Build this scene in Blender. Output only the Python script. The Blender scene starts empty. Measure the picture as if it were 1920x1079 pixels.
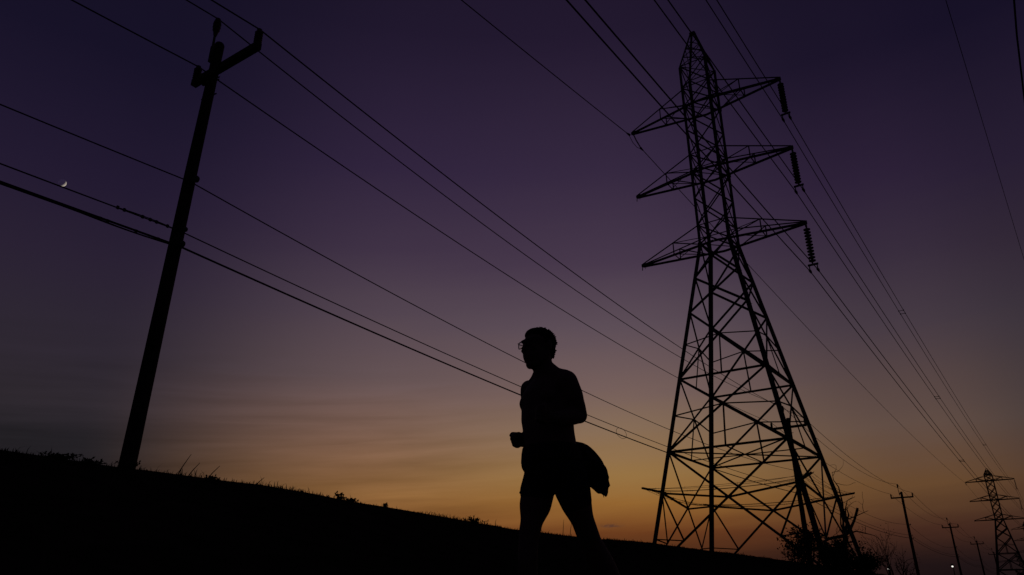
import bpy, bmesh, math, random
from mathutils import Vector, Matrix, noise

# ------------------------------------------------------------------ scene, camera, sky, sun
S = bpy.context.scene
COL = S.collection
random.seed(7)
YAW = math.radians(34.883)       # the camera looks this far to the left of the power line's course (+Y)
PITCH = math.radians(23.255)
cam_d = bpy.data.cameras.new('camera')
cam_d.sensor_width = 36.0
cam_d.lens = 25.827
cam_d.clip_start = 0.05
cam_d.clip_end = 30000
cam = bpy.data.objects.new('camera', cam_d)
COL.objects.link(cam)
cam.matrix_world = (Matrix.Rotation(YAW, 4, 'Z') @ Matrix.Rotation(math.pi / 2 + PITCH, 4, 'X')
                    @ Matrix.Rotation(math.radians(-0.157), 4, 'Z'))
S.camera = cam

SUN_AZ = 20.0      # degrees to the right of the view direction, already set
SUN_EL = -16.0
world = bpy.data.worlds.new('World')
S.world = world
world.use_nodes = True


def srgb(c):
    return tuple((v / 255 / 12.92) if v / 255 <= 0.04045 else ((v / 255 + 0.055) / 1.055) ** 2.4 for v in c) + (1.0,)


def build_sky():
    nt = world.node_tree
    N, Lk = nt.nodes, nt.links
    N.clear()
    out = N.new('ShaderNodeOutputWorld')
    bg = N.new('ShaderNodeBackground')
    tc = N.new('ShaderNodeTexCoord')
    rot = N.new('ShaderNodeVectorRotate')
    rot.rotation_type = 'Z_AXIS'
    rot.inputs['Angle'].default_value = -YAW
    Lk.new(tc.outputs['Generated'], rot.inputs['Vector'])
    sep = N.new('ShaderNodeSeparateXYZ')
    Lk.new(rot.outputs[0], sep.inputs[0])

    def M(op, a, b=None, c=None):
        n = N.new('ShaderNodeMath')
        n.operation = op
        for i, v in enumerate((a, b, c)):
            if v is None:
                continue
            if isinstance(v, (int, float)):
                n.inputs[i].default_value = v
            else:
                Lk.new(v, n.inputs[i])
        return n.outputs[0]

    def smooth(v, a, b):
        n = N.new('ShaderNodeMapRange')
        n.interpolation_type = 'SMOOTHSTEP'
        Lk.new(v, n.inputs['Value'])
        n.inputs['From Min'].default_value = a
        n.inputs['From Max'].default_value = b
        return n.outputs[0]

    def mix(f, a, b):
        n = N.new('ShaderNodeMix')
        n.data_type = 'RGBA'
        Lk.new(f, n.inputs[0])
        for i, v in ((6, a), (7, b)):
            if isinstance(v, tuple):
                n.inputs[i].default_value = v
            else:
                Lk.new(v, n.inputs[i])
        return n.outputs[2]

    az = M('MULTIPLY', M('ARCTAN2', sep.outputs[0], sep.outputs[1]), 180 / math.pi)
    el = M('MULTIPLY', M('ARCSINE', sep.outputs[2]), 180 / math.pi)
    # thin cloud streaks lying almost level low in the west
    cmb = N.new('ShaderNodeCombineXYZ')
    Lk.new(M('MULTIPLY', az, 0.06), cmb.inputs[0])
    Lk.new(M('ADD', M('MULTIPLY', el, 0.85), M('MULTIPLY', az, -0.06)), cmb.inputs[1])
    nz = N.new('ShaderNodeTexNoise')
    nz.inputs['Scale'].default_value = 1.0
    nz.inputs['Detail'].default_value = 5.0
    nz.inputs['Roughness'].default_value = 0.55
    nz.inputs['Distortion'].default_value = 0.35
    Lk.new(cmb.outputs[0], nz.inputs['Vector'])
    streak = M('SUBTRACT', nz.outputs[0], 0.5)
    el_s = M('ADD', el, M('MULTIPLY', streak, 1.2))
    pos = M('DIVIDE', el_s, 60.0)

    def ramp(tab):
        n = N.new('ShaderNodeValToRGB')
        cr = n.color_ramp
        cr.interpolation = 'LINEAR'
        tab = sorted((d, (r_ * (1 + .04 * v_), g_ * (1 - .02 * v_) * (.98 if d > 9 else 1), b_ * (1 + .015 * v_) * (1.015 if d > 9 else 1)))
                     for d, (r_, g_, b_) in tab for v_ in (min(1.0, max(0.0, (d - 17) / 12)),))
        while len(cr.elements) < len(tab):
            cr.elements.new(0.5)
        for e, (d, c) in zip(cr.elements, tab):
            e.position = max(0.0, d / 60.0)
        for e, (d, c) in zip(cr.elements, tab):
            e.color = srgb(c)
        Lk.new(pos, n.inputs[0])
        return n.outputs[0]
    zen = (60, (16, 14, 29))
    left = ramp([(0, (20, 17, 18)), (5, (28, 25, 27)), (10, (35, 33, 36)), (12.6, (46, 41, 46)), (18, (45, 39, 50)),
                 (22, (41, 34, 50)), (27.5, (33, 27, 47)), (36, (22, 19, 38)), zen])
    midl = ramp([(0, (60, 34, 22)), (3, (100, 58, 30)), (5, (128, 82, 42)), (7.6, (135, 95, 56)), (12.2, (122, 95, 79)),
                 (16, (100, 84, 83)), (21, (81, 70, 78)), (26, (62, 52, 68)), (32, (47, 38, 60)), (42, (31, 25, 44)), zen])
    cent = ramp([(0, (40, 24, 20)), (2.9, (72, 40, 24)), (4.7, (106, 60, 30)), (5.4, (125, 78, 38)), (6.8, (147, 101, 49)),
                 (8.8, (150, 114, 67)), (12.4, (133, 110, 86)), (15, (118, 98, 90)), (20, (92, 80, 86)), (25, (69, 58, 73)),
                 (32, (51, 42, 62)), (42, (33, 26, 45)), zen])
    rght = ramp([(0, (18, 13, 15)), (2.4, (31, 20, 21)), (4.5, (68, 41, 31)), (7.3, (102, 72, 46)), (11, (97, 79, 68)),
                 (18, (70, 60, 67)), (23, (55, 46, 60)), (28.3, (43, 34, 54)), (37, (26, 21, 40)), zen])
    farr = ramp([(0, (18, 14, 16)), (3, (36, 25, 24)), (6.5, (76, 54, 42)), (10.9, (68, 59, 56)), (17, (58, 51, 58)),
                 (22, (48, 40, 52)), (27, (38, 31, 49)), (36.5, (22, 18, 37)), zen])
    back = ramp([(0, (14, 13, 16)), (8, (24, 22, 30)), (20, (20, 18, 31)), (40, (15, 13, 27)), zen])
    c = mix(smooth(az, -31, -8.5), left, midl)
    c = mix(smooth(az, -14, 8), c, cent)
    c = mix(smooth(az, 8, 29), c, rght)
    c = mix(smooth(az, 29, 39), c, farr)
    c = mix(smooth(M('ABSOLUTE', M('SUBTRACT', az, 2.0)), 40, 105), c, back)
    # light and dark of the streaks, strongest in the low western sky
    low = M('SUBTRACT', 1.0, smooth(el, 11, 19))
    side = M('SUBTRACT', 1.0, smooth(az, -14, 12))
    amp = M('ADD', M('MULTIPLY', M('MULTIPLY', low, side), 0.85), 0.04)
    gain = M('ADD', 1.0, M('MULTIPLY', streak, amp))
    mulc = N.new('ShaderNodeMix')
    mulc.data_type = 'RGBA'
    mulc.blend_type = 'MULTIPLY'
    mulc.inputs[0].default_value = 1.0
    Lk.new(c, mulc.inputs[6])
    Lk.new(gain, mulc.inputs[7])
    c = mulc.outputs[2]
    # one small dark cloud low over the ridge
    dx = M('DIVIDE', M('SUBTRACT', az, 7.25), 0.62)
    dy = M('DIVIDE', M('SUBTRACT', el, 5.22), 0.10)
    r2 = M('ADD', M('MULTIPLY', dx, dx), M('MULTIPLY', dy, dy))
    cmb2 = N.new('ShaderNodeCombineXYZ')
    Lk.new(M('MULTIPLY', az, 3.0), cmb2.inputs[0])
    Lk.new(M('MULTIPLY', el, 9.0), cmb2.inputs[1])
    nz2 = N.new('ShaderNodeTexNoise')
    nz2.inputs['Scale'].default_value = 1.0
    nz2.inputs['Detail'].default_value = 3.0
    Lk.new(cmb2.outputs[0], nz2.inputs['Vector'])
    blob = M('MULTIPLY', M('POWER', 2.718, M('MULTIPLY', r2, -0.8)), smooth(nz2.outputs[0], 0.30, 0.55))
    c = mix(M('MULTIPLY', blob, 0.8), c, srgb((72, 50, 46)))
    Lk.new(c, bg.inputs['Color'])
    bg.inputs['Strength'].default_value = 1.0
    Lk.new(bg.outputs[0], out.inputs[0])


build_sky()

sun_d = bpy.data.lights.new('sun', 'SUN')
sun_d.energy = 5.0
sun_d.angle = math.radians(0.53)
sun_d.color = (1.0, 0.9, 0.74)
sun = bpy.data.objects.new('sun', sun_d)
COL.objects.link(sun)
_a = YAW - math.radians(SUN_AZ)
SUN_DIR = Vector((-math.sin(_a) * math.cos(math.radians(SUN_EL)), math.cos(_a) * math.cos(math.radians(SUN_EL)),
                  math.sin(math.radians(SUN_EL))))
sun.rotation_euler = SUN_DIR.to_track_quat('Z', 'Y').to_euler()

S.view_settings.view_transform = 'Standard'
S.view_settings.look = 'None'
S.view_settings.exposure = 0.0
S.view_settings.gamma = 1.0
S.view_settings.use_curve_mapping = False
S.cycles.max_bounces = 4


# ------------------------------------------------------------------ materials
def material(name, base, rough=0.8, metallic=0.0, var=0.35, scale=8.0, stretch=(1, 1, 1), bump=0.2, spec=0.3):
    m = bpy.data.materials.new(name)
    m.use_nodes = True
    nt = m.node_tree
    N, Lk = nt.nodes, nt.links
    b = N['Principled BSDF']
    tc = N.new('ShaderNodeTexCoord')
    mp = N.new('ShaderNodeMapping')
    mp.inputs['Scale'].default_value = stretch
    Lk.new(tc.outputs['Object'], mp.inputs[0])
    nz = N.new('ShaderNodeTexNoise')
    nz.inputs['Scale'].default_value = scale
    nz.inputs['Detail'].default_value = 6
    Lk.new(mp.outputs[0], nz.inputs['Vector'])
    cr = N.new('ShaderNodeValToRGB')
    cr.color_ramp.elements[0].position = 0.3
    cr.color_ramp.elements[1].position = 0.7
    cr.color_ramp.elements[0].color = tuple(v * (1 - var) for v in base) + (1,)
    cr.color_ramp.elements[1].color = tuple(min(1, v * (1 + var)) for v in base) + (1,)
    Lk.new(nz.outputs[0], cr.inputs[0])
    Lk.new(cr.outputs[0], b.inputs['Base Color'])
    b.inputs['Roughness'].default_value = rough
    b.inputs['Metallic'].default_value = metallic
    b.inputs['Specular IOR Level'].default_value = spec
    if bump:
        bp = N.new('ShaderNodeBump')
        bp.inputs['Strength'].default_value = bump
        Lk.new(nz.outputs[0], bp.inputs['Height'])
        Lk.new(bp.outputs[0], b.inputs['Normal'])
    return m


MAT = dict(
    soil=material('dry_grassland', (0.035, 0.032, 0.02), 1.0, scale=3.0, bump=0.6, spec=0.0),
    grass=material('grass_blades', (0.04, 0.045, 0.02), 0.9, scale=1.5, bump=0, spec=0.05),
    leaf=material('leaf_green', (0.035, 0.05, 0.02), 0.8, scale=4.0, bump=0, spec=0.1),
    bark=material('bark', (0.06, 0.05, 0.04), 0.95, scale=14, stretch=(3, 3, .5), bump=0.6, spec=0.05),
    wood=material('weathered_pole_wood', (0.05, 0.04, 0.03), 0.95, scale=9, stretch=(6, 6, .4), bump=0.5, spec=0.05),
    steel=material('weathered_tower_steel', (0.07, 0.07, 0.07), 0.75, 0.0, scale=5, bump=0.1, spec=0.15),
    wire=material('aged_conductor', (0.045, 0.045, 0.045), 0.8, 0.0, scale=20, bump=0, spec=0.1),
    rubber=material('cable_sheath', (0.02, 0.02, 0.02), 0.7, 0.0, scale=20, bump=0, spec=0.1),
    porcelain=material('brown_porcelain', (0.06, 0.035, 0.025), 0.45, scale=6, bump=0, spec=0.2),
    skin=material('skin', (0.16, 0.10, 0.075), 0.7, scale=30, var=0.1, bump=0.05, spec=0.15),
    hair=material('dark_hair', (0.02, 0.016, 0.013), 0.8, scale=40, bump=0.3, spec=0.1),
    cloth=material('dark_shorts_cloth', (0.03, 0.03, 0.036), 0.95, scale=60, bump=0.2, spec=0.05),
    jacket=material('dark_jacket_cloth', (0.035, 0.032, 0.032), 0.95, scale=40, bump=0.3, spec=0.05),
    shoe=material('running_shoe', (0.08, 0.08, 0.085), 0.8, scale=20, bump=0.1, spec=0.1),
    frame=material('spectacle_frame', (0.02, 0.02, 0.02), 0.5, scale=20, bump=0, spec=0.3),
)
m = bpy.data.materials.new('spectacle_glass')
m.use_nodes = True
b = m.node_tree.nodes['Principled BSDF']
b.inputs['Transmission Weight'].default_value = 1.0
b.inputs['Roughness'].default_value = 0.02
b.inputs['IOR'].default_value = 1.05
MAT['lens'] = m
# the moon hangs beyond the bright air, so its unlit side adds nothing to the sky in front of it
m = bpy.data.materials.new('lunar_soil')
m.use_nodes = True
N_, L_ = m.node_tree.nodes, m.node_tree.links
N_.remove(N_['Principled BSDF'])
df, tp, ad, mx, ge, nz_ = (N_.new('ShaderNode' + k) for k in ('BsdfDiffuse', 'BsdfTransparent', 'AddShader', 'MixShader', 'NewGeometry', 'TexNoise'))
cr_ = N_.new('ShaderNodeValToRGB')
nz_.inputs['Scale'].default_value = 0.09
cr_.color_ramp.elements[0].color = (0.95, 0.92, 0.86, 1)
cr_.color_ramp.elements[1].color = (1.0, 0.98, 0.92, 1)
L_.new(N_.new('ShaderNodeTexCoord').outputs['Object'], nz_.inputs['Vector'])
L_.new(nz_.outputs[0], cr_.inputs[0])
L_.new(cr_.outputs[0], df.inputs['Color'])
df.inputs['Roughness'].default_value = 1.0
L_.new(df.outputs[0], ad.inputs[0])
L_.new(tp.outputs[0], ad.inputs[1])
L_.new(ge.outputs['Backfacing'], mx.inputs[0])
L_.new(ad.outputs[0], mx.inputs[1])
L_.new(tp.outputs[0], mx.inputs[2])
L_.new(mx.outputs[0], N_['Material Output'].inputs['Surface'])
MAT['moon'] = m
m = bpy.data.materials.new('lit_lamp')
m.use_nodes = True
b = m.node_tree.nodes['Principled BSDF']
b.inputs['Base Color'].default_value = (0.8, 0.8, 0.8, 1)
b.inputs['Emission Color'].default_value = (1.0, 0.95, 0.86, 1)
b.inputs['Emission Strength'].default_value = 1.2
MAT['lamp'] = m


# ------------------------------------------------------------------ helpers
def tag(o, label=None, cat=None, group=None, kind=None):
    if label: o['label'] = label
    if cat: o['category'] = cat
    if group: o['group'] = group
    if kind: o['kind'] = kind
    return o


def empty(name, loc=(0, 0, 0), rz=0.0):
    o = bpy.data.objects.new(name, None)
    COL.objects.link(o)
    o.location = loc
    o.rotation_euler = (0, 0, rz)
    return o


class MB:
    """collects simple shapes and links them as one mesh object"""
    def __init__(s):
        s.v = []
        s.f = []

    def add(s, vs, fs):
        n = len(s.v)
        s.v += [tuple(v) for v in vs]
        s.f += [tuple(i + n for i in f) for f in fs]

    def ring_loft(s, rings, cap=True):
        n = len(s.v)
        k = len(rings[0])
        for r in rings:
            s.v += [tuple(p) for p in r]
        for i in range(len(rings) - 1):
            for j in range(k):
                a = n + i * k + j
                b_ = n + i * k + (j + 1) % k
                s.f.append((a, b_, b_ + k, a + k))
        if cap:
            s.f.append(tuple(n + j for j in reversed(range(k))))
            s.f.append(tuple(n + (len(rings) - 1) * k + j for j in range(k)))

    def tube(s, pts, rad, sides=6, cap=True):
        pts = [Vector(p) for p in pts]
        rads = rad if isinstance(rad, (list, tuple)) else [rad] * len(pts)
        rings = []
        ref = None
        for i, p in enumerate(pts):
            t = (pts[min(i + 1, len(pts) - 1)] - pts[max(i - 1, 0)])
            if t.length < 1e-9:
                t = Vector((0, 0, 1))
            t.normalize()
            if ref is None:
                ref = Vector((0, 0, 1)) if abs(t.z) < 0.9 else Vector((1, 0, 0))
            u = (ref - t * ref.dot(t))
            if u.length < 1e-6:
                u = t.orthogonal()
            u.normalize()
            ref = u
            w = t.cross(u)
            rings.append([p + (u * math.cos(2 * math.pi * j / sides) + w * math.sin(2 * math.pi * j / sides)) * rads[i]
                          for j in range(sides)])
        s.ring_loft(rings, cap)

    def angle(s, a, b_, w, out=None):
        """steel angle section (L) of leg width w between two points"""
        a, b_ = Vector(a), Vector(b_)
        t = (b_ - a).normalized()
        out = Vector(out) if out is not None else (Vector((0, 0, 1)) if abs(t.z) < 0.9 else Vector((1, 0, 0)))
        u = out - t * out.dot(t)
        if u.length < 1e-5:
            u = t.orthogonal()
        u.normalize()
        v = t.cross(u)
        th = max(0.012, w * 0.12)
        p, q = (u + v) / math.sqrt(2), (u - v) / math.sqrt(2)
        c = -(p + q) * w * 0.35
        prof = [c, c + p * w, c + p * w + q * th, c + p * th + q * th, c + p * th + q * w, c + q * w]
        s.ring_loft([[a + x for x in prof], [b_ + x for x in prof]])

    def box(s, c, size, rz=0.0):
        c = Vector(c)
        r = Matrix.Rotation(rz, 3, 'Z')
        vs = [c + r @ Vector((x * size[0] / 2, y * size[1] / 2, z * size[2] / 2))
              for z in (-1, 1) for x, y in ((-1, -1), (1, -1), (1, 1), (-1, 1))]
        s.add(vs, [(3, 2, 1, 0), (4, 5, 6, 7), (0, 1, 5, 4), (1, 2, 6, 5), (2, 3, 7, 6), (3, 0, 4, 7)])

    def lathe(s, prof, c=(0, 0, 0), sides=14):
        c = Vector(c)
        s.ring_loft([[c + Vector((r * math.cos(2 * math.pi * j / sides), r * math.sin(2 * math.pi * j / sides), z))
                      for j in range(sides)] for r, z in prof])

    def sphere(s, c, r, seg=10, rings=6, rot=None):
        c = Vector(c)
        rr = r if isinstance(r, (tuple, list)) else (r, r, r)
        R = rot or Matrix.Identity(3)
        rg = []
        for i in range(rings + 1):
            th = math.pi * i / rings
            th = min(max(th, 0.02), math.pi - 0.02)
            rg.append([c + R @ Vector((rr[0] * math.sin(th) * math.cos(2 * math.pi * j / seg),
                                       rr[1] * math.sin(th) * math.sin(2 * math.pi * j / seg), -rr[2] * math.cos(th)))
                       for j in range(seg)])
        s.ring_loft(rg)

    def mesh(s, name, mat, smooth=False):
        me = bpy.data.meshes.new(name)
        me.from_pydata(s.v, [], s.f)
        me.materials.append(MAT[mat])
        if smooth:
            me.polygons.foreach_set('use_smooth', [True] * len(me.polygons))
        me.update()
        return me

    def build(s, name, mat, parent=None, smooth=False):
        o = bpy.data.objects.new(name, s.mesh(name, mat, smooth))
        COL.objects.link(o)
        if parent: o.parent = parent
        return o


def copy_tree(o, parent=None):
    c = o.copy()
    COL.objects.link(c)
    if parent: c.parent = parent
    for ch in list(o.children):
        copy_tree(ch, c)
    return c


def lerp(a, b_, t):
    return Vector(a).lerp(Vector(b_), t)


def table(tab, x):
    if x <= tab[0][0]: return tab[0][1]
    for (x0, y0), (x1, y1) in zip(tab, tab[1:]):
        if x <= x1:
            return y0 + (y1 - y0) * (x - x0) / (x1 - x0)
    return tab[-1][1]


# ------------------------------------------------------------------ the ground: a grassy bank with a level top
CREST_X = -8.8
CREST = [(-60, 1.42), (3.3, 1.49), (6.5, 1.50), (8.75, 1.45), (12.8, 1.355), (15.7, 1.39), (19, 1.46), (23, 1.48), (31, 1.52), (60, 1.5), (400, 1.5)]


def ground_z(x, y):
    zc = table(CREST, y)
    n = 0.05 * noise.noise((x * 0.35, y * 0.35, 0)) + 0.02 * noise.noise((x * 1.7, y * 1.7, 4))
    if x > 0:
        return -0.6 - 0.004 * min(x, 60) + n * min(1.0, x / 2 + .5)
    u = -x / -CREST_X
    if u <= 1:
        return -0.6 + (zc + 0.6) * (0.424 * u + 0.576 * u * u) + n * (0.5 + 0.3 * u)
    return zc - 0.05 * min(1, (u - 1) * 3) + n * 0.6


def axis(fine0, fine1, step, far, lo=True):
    a = []
    x = fine0
    while x <= fine1 + 1e-6:
        a.append(x)
        x += step
    g = step
    x = fine1
    while x < far:
        g *= 1.45
        x += g
        a.append(min(x, far))
    g = step
    x = fine0
    pre = []
    while x > -far:
        g *= 1.45
        x -= g
        pre.append(max(x, -far))
    return list(reversed(pre)) + a


xs = axis(-13.2, 3.2, 0.2, 7000)
ys = axis(-2.0, 60.0, 0.5, 7000)
gm = MB()
gm.v = [(x, y, ground_z(x, y)) for y in ys for x in xs]
nx = len(xs)
gm.f = [(j * nx + i, j * nx + i + 1, (j + 1) * nx + i + 1, (j + 1) * nx + i) for j in range(len(ys) - 1) for i in range(nx - 1)]
tag(gm.build('ground', 'soil', smooth=True), kind='structure')

# grass: blades standing on the bank, thickest along the skyline of the crest
gb = MB()


def blade(x, y, h, w, lean, az):
    z = ground_z(x, y) - 0.02
    dx, dy = math.cos(az), math.sin(az)
    b0 = Vector((x, y, z))
    side = Vector((-dy, dx, 0)) * w
    mid = b0 + Vector((dx * lean * h * 0.35, dy * lean * h * 0.35, h * 0.6))
    tip = b0 + Vector((dx * lean * h, dy * lean * h, h * (1 - 0.25 * lean)))
    gb.add([b0 - side, b0 + side, mid + side * 0.7, mid - side * 0.7, tip], [(0, 1, 2, 3), (3, 2, 4)])


def patchy(x, y):
    return 0.5 + 0.9 * noise.noise((x * 0.5, y * 0.5, 9)) + 0.4 * noise.noise((x * 1.9, y * 1.9, 2))


for _ in range(52000):
    if random.random() < 0.62:
        x = random.gauss(-9.0, 0.55)
        y = 1.5 + 58 * random.random() ** 1.5
    else:
        x = random.uniform(-13, 2.5)
        y = random.uniform(0.8, 30)
    if math.hypot(x, y) < 1.3:
        continue
    d = math.hypot(x, y)
    p = max(0.15, patchy(x, y))
    h = (0.03 + 0.10 * p * random.random() ** 1.6)
    if random.random() < 0.03:
        h *= 2.0
    blade(x, y, h, 0.0025 + 0.00028 * d, random.uniform(0.1, 1.1), random.uniform(0, 6.283))
tag(gb.build('grass', 'grass'), 'short dry grass growing over the dark bank and along its crest', 'grass', kind='stuff')


# weeds that stand out against the sky on the crest
def weed(name, x, y, label, h, n, spread, leafy=True, seed=0, group='weeds on the crest of the bank'):
    rnd = random.Random(seed)
    z = ground_z(x, y) - 0.03
    root = empty(name, (x, y, z))
    tag(root, label, 'weed', group)
    st, lf = MB(), MB()
    for i in range(n):
        a = rnd.uniform(0, 6.283)
        ln = h * rnd.uniform(0.55, 1.0)
        out = spread * rnd.uniform(0.2, 1.0)
        pts = [Vector((0.02 * math.cos(a), 0.02 * math.sin(a), 0))]
        for k in range(1, 5):
            f = k / 4
            pts.append(Vector((math.cos(a) * out * f ** 1.4 + rnd.gauss(0, .012), math.sin(a) * out * f ** 1.4 + rnd.gauss(0, .012), ln * f)))
        st.tube(pts, [0.006, 0.005, 0.004, 0.0035, 0.002], 4)
        if leafy:
            for k in range(14):
                f = rnd.uniform(0.3, 1.0)
                p = pts[min(3, int(f * 4))].lerp(pts[min(4, int(f * 4) + 1)], f * 4 % 1)
                d = Vector((rnd.gauss(0, 1), rnd.gauss(0, 1), rnd.gauss(0.3, .7))).normalized()
                s_ = d.orthogonal().normalized()
                L = rnd.uniform(0.02, 0.05)
                lf.add([p, p + d * L * .5 + s_ * L * .3, p + d * L, p + d * L * .5 - s_ * L * .3], [(0, 1, 2, 3)])
    st.build('stem', 'grass', root)
    if leafy:
        tag(lf.build('leaves', 'leaf', root), kind='stuff')
    return root


weed('weed', -8.75, 3.85, 'low bushy weed on the crest near the left edge of the photo', 0.10, 22, 0.24, seed=1)
weed('weed', -8.75, 4.15, 'small spreading weed on the crest left of the nearest wooden pole', 0.08, 14, 0.2, seed=12)
weed('weed', -8.75, 4.62, 'spiky weed right at the foot of the nearest wooden pole', 0.14, 10, 0.16, seed=2)
weed('weed', -8.75, 5.72, 'flat topped weed with a tilted stalk right of the nearest pole', 0.07, 10, 0.15, seed=3)
weed('weed', -8.75, 7.93, 'leafy upright weed on the crest halfway from the pole to the man', 0.13, 9, 0.12, seed=4)
weed('weed', -8.75, 8.2, 'low spreading weed beside the leafy upright weed', 0.09, 12, 0.2, seed=5)
weed('weed', -8.75, 8.95, 'tiny forked weed alone on the crest toward the man', 0.08, 5, 0.1, seed=6)
weed('weed', -8.75, 11.3, 'low dense weed on the crest close behind the man', 0.12, 14, 0.35, seed=7)


def stalk(x, y, h, lean, label):
    z = ground_z(x, y) - 0.03
    root = empty('dry_stalk', (x, y, z))
    tag(root, label, 'stalk', 'bare stalks on the crest')
    m_ = MB()
    m_.tube([(0, 0, 0), (lean * .3, lean * .35, h * .5), (lean * .7, lean * .8, h)], [0.008, 0.006, 0.003], 5)
    m_.build('stem', 'grass', root)


stalk(-8.8, 5.28, 0.29, 0.12, 'tallest bare stalk leaning right on the crest right of the pole')
stalk(-8.8, 5.42, 0.20, 0.12, 'short bare stalk just right of the tallest leaning one')
stalk(-8.8, 5.70, 0.19, 0.13, 'bare stalk sticking out of the flat topped weed')
stalk(-8.8, 6.45, 0.12, 0.10, 'shortest bare stalk standing farther right on the crest')
stalk(-8.8, 14.55, 0.36, 0.03, 'upright stalk seen between the legs of the man')
stalk(-8.8, 14.85, 0.34, 0.05, 'second upright stalk between the legs, the thinner one')


# ------------------------------------------------------------------ lattice towers
def tower(name, x, y, base_z, arm_half, label, dz=0.0, apex=40.0, group='lattice towers in one line', heavy=1.0):
    """tower heights below are above the camera's eye; the root sits on the ground"""
    root = empty(name, (x, y, base_z))
    tag(root, label, 'pylon', group)
    off = dz - base_z
    ZF, WF = 21.9, 0.968
    zb = 1.40 - dz

    def w(z):
        return WF if z >= ZF else WF + 0.178 * (ZF - z)

    def P(c, z):
        sx, sy = c
        return Vector((sx * w(z), sy * w(z), z + off))
    NL, FL, NR, FR = (-1, -1), (-1, 1), (1, -1), (1, 1)
    shoulder = 36.64 if apex > 38 else 35.0
    # legs
    for c in (NL, FL, NR, FR):
        mb = MB()
        o_ = (c[0], c[1], 0)
        a_, b_ = P(c, zb - 0.3), P(c, ZF)
        mb.angle(a_, b_, 0.24 * heavy ** .5, o_)
        mb.angle(b_, P(c, shoulder), 0.19 * heavy ** .5, o_)
        mb.angle(P(c, shoulder), Vector((c[0] * .13, c[1] * .13, apex + off)), 0.13, o_)
        lg = mb.build('leg', 'steel', root)
        ft = MB()
        q = P(c, zb)
        ft.box((q.x, q.y, q.z - 0.05), (0.7, 0.7, 0.5))
        ft.build('footing', 'soil', lg)

    faces = [(NL, NR, (0, -1, 0)), (FL, FR, (0, 1, 0)), (NL, FL, (-1, 0, 0)), (NR, FR, (1, 0, 0))]

    def bar(a_, b_, wd, out, nm='brace', parent=None):
        mb = MB()
        mb.angle(a_, b_, wd * heavy, out)
        return mb.build(nm, 'steel', parent or root)

    def xpanel(zt, zl, wd, nudge=0.02):
        for a_, b_, out in faces:
            o_ = Vector(out) * nudge
            bar(P(a_, zt) - o_, P(b_, zl) - o_, wd, out)
            bar(P(b_, zt) + o_, P(a_, zl) + o_, wd, out)

    def cross_z(zt, zl):
        return zl + (zt - zl) * w(zl) / (w(zl) + w(zt))

    def ring(z, wd):
        for a_, b_, out in faces:
            bar(P(a_, z), P(b_, z), wd, (0, 0, 1), 'strut')

    def sub_panel(zt, zl, wd, drop):
        zx = cross_z(zt, zl)
        for a_, b_, out in faces:
            mid = (P(a_, zx) + P(b_, zx)) / 2
            # the crossing lies in the leaning face, midway between the two legs
            bar(mid, P(a_, zx + drop), wd, (0, 0, 1))
            bar(mid, P(b_, zx + drop), wd, (0, 0, 1))
            if drop < 0:
                bar(mid, (P(a_, zl) + P(b_, zl)) / 2, wd * .9, out)
    # waist to ring A to ring B to the ground
    xpanel(21.9, 19.37, 0.105)
    xpanel(19.37, 16.92, 0.115)
    xpanel(16.92, 12.5, 0.105)
    sub_panel(16.92, 12.5, 0.075, -0.35)
    ring(12.5, 0.15)
    xpanel(12.5, 8.08, 0.10)
    sub_panel(12.5, 8.08, 0.085, -0.35)
    ring(8.08, 0.15)
    xpanel(8.08, zb, 0.095)
    sub_panel(8.08, zb, 0.13, 0.5)
    zx = cross_z(8.08, zb)
    for a_, b_, out in faces:
        mid = (P(a_, zx) + P(b_, zx)) / 2
        for c in (a_, b_):
            foot = P(c, zb)
            q = mid.lerp(foot, 0.56)
            bar(q, P(c, zx + 0.5), 0.075, out)
            bar(q, P(c, q.z - off + 0.15), 0.075, (0, 0, 1))
    # diaphragm inside ring B
    bar(P(NL, 8.08), P(FR, 8.08), 0.085, (0, 0, 1))
    bar(P(FL, 8.11), P(NR, 8.11), 0.085, (0, 0, 1))
    m_ = [(P(a_, 8.05) + P(b_, 8.05)) / 2 for a_, b_, o_ in faces]
    bar(m_[0], m_[1], 0.07, (0, 0, 1))
    bar(m_[2] + Vector((0, 0, .03)), m_[3] + Vector((0, 0, .03)), 0.07, (0, 0, 1))
    # the cage
    for zt, zl in ((shoulder, 34.66), (34.66, 33.1), (33.1, 31.0), (31.0, 28.94), (28.94, 27.5), (27.5, 25.4), (25.4, 23.32), (23.32, 21.9)):
        xpanel(zt, zl, 0.075)
    for z in (34.66, 28.94, 23.32):
        ring(z, 0.07)
    ring(shoulder, 0.07)
    for z in (33.1, 27.5, 21.9):
        for a_, b_, out in faces[2:]:
            bar(P(a_, z), P(b_, z), 0.09, (0, 0, 1), 'strut')
        bar(P(NL, z + .03), P(FR, z + .03), 0.06, (0, 0, 1))
        for c in (NL, FL, NR, FR):
            mb = MB()
            q = P(c, z)
            mb.box(q, (0.30, 0.035, 0.34))
            mb.build('gusset_plate', 'steel', root)
    # peak
    lv = [shoulder + (apex - shoulder) * t for t in (0, .28, .52, .74)]

    def PK(c, z):
        f = (z - shoulder) / (apex - shoulder)
        k = WF + (0.13 - WF) * f
        return Vector((c[0] * k, c[1] * k, z + off))
    for i in range(3):
        for a_, b_, out in faces:
            o_ = Vector(out) * .015
            bar(PK(a_, lv[i]) - o_, PK(b_, lv[i + 1]) - o_, 0.055, out)
            bar(PK(b_, lv[i]) + o_, PK(a_, lv[i + 1]) + o_, 0.055, out)
    mb = MB()
    mb.box((0, 0, apex + off + 0.03), (0.42, 0.36, 0.10))
    mb.box((0.16, 0, apex + off - 0.08), (0.12, 0.3, 0.22))
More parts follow.
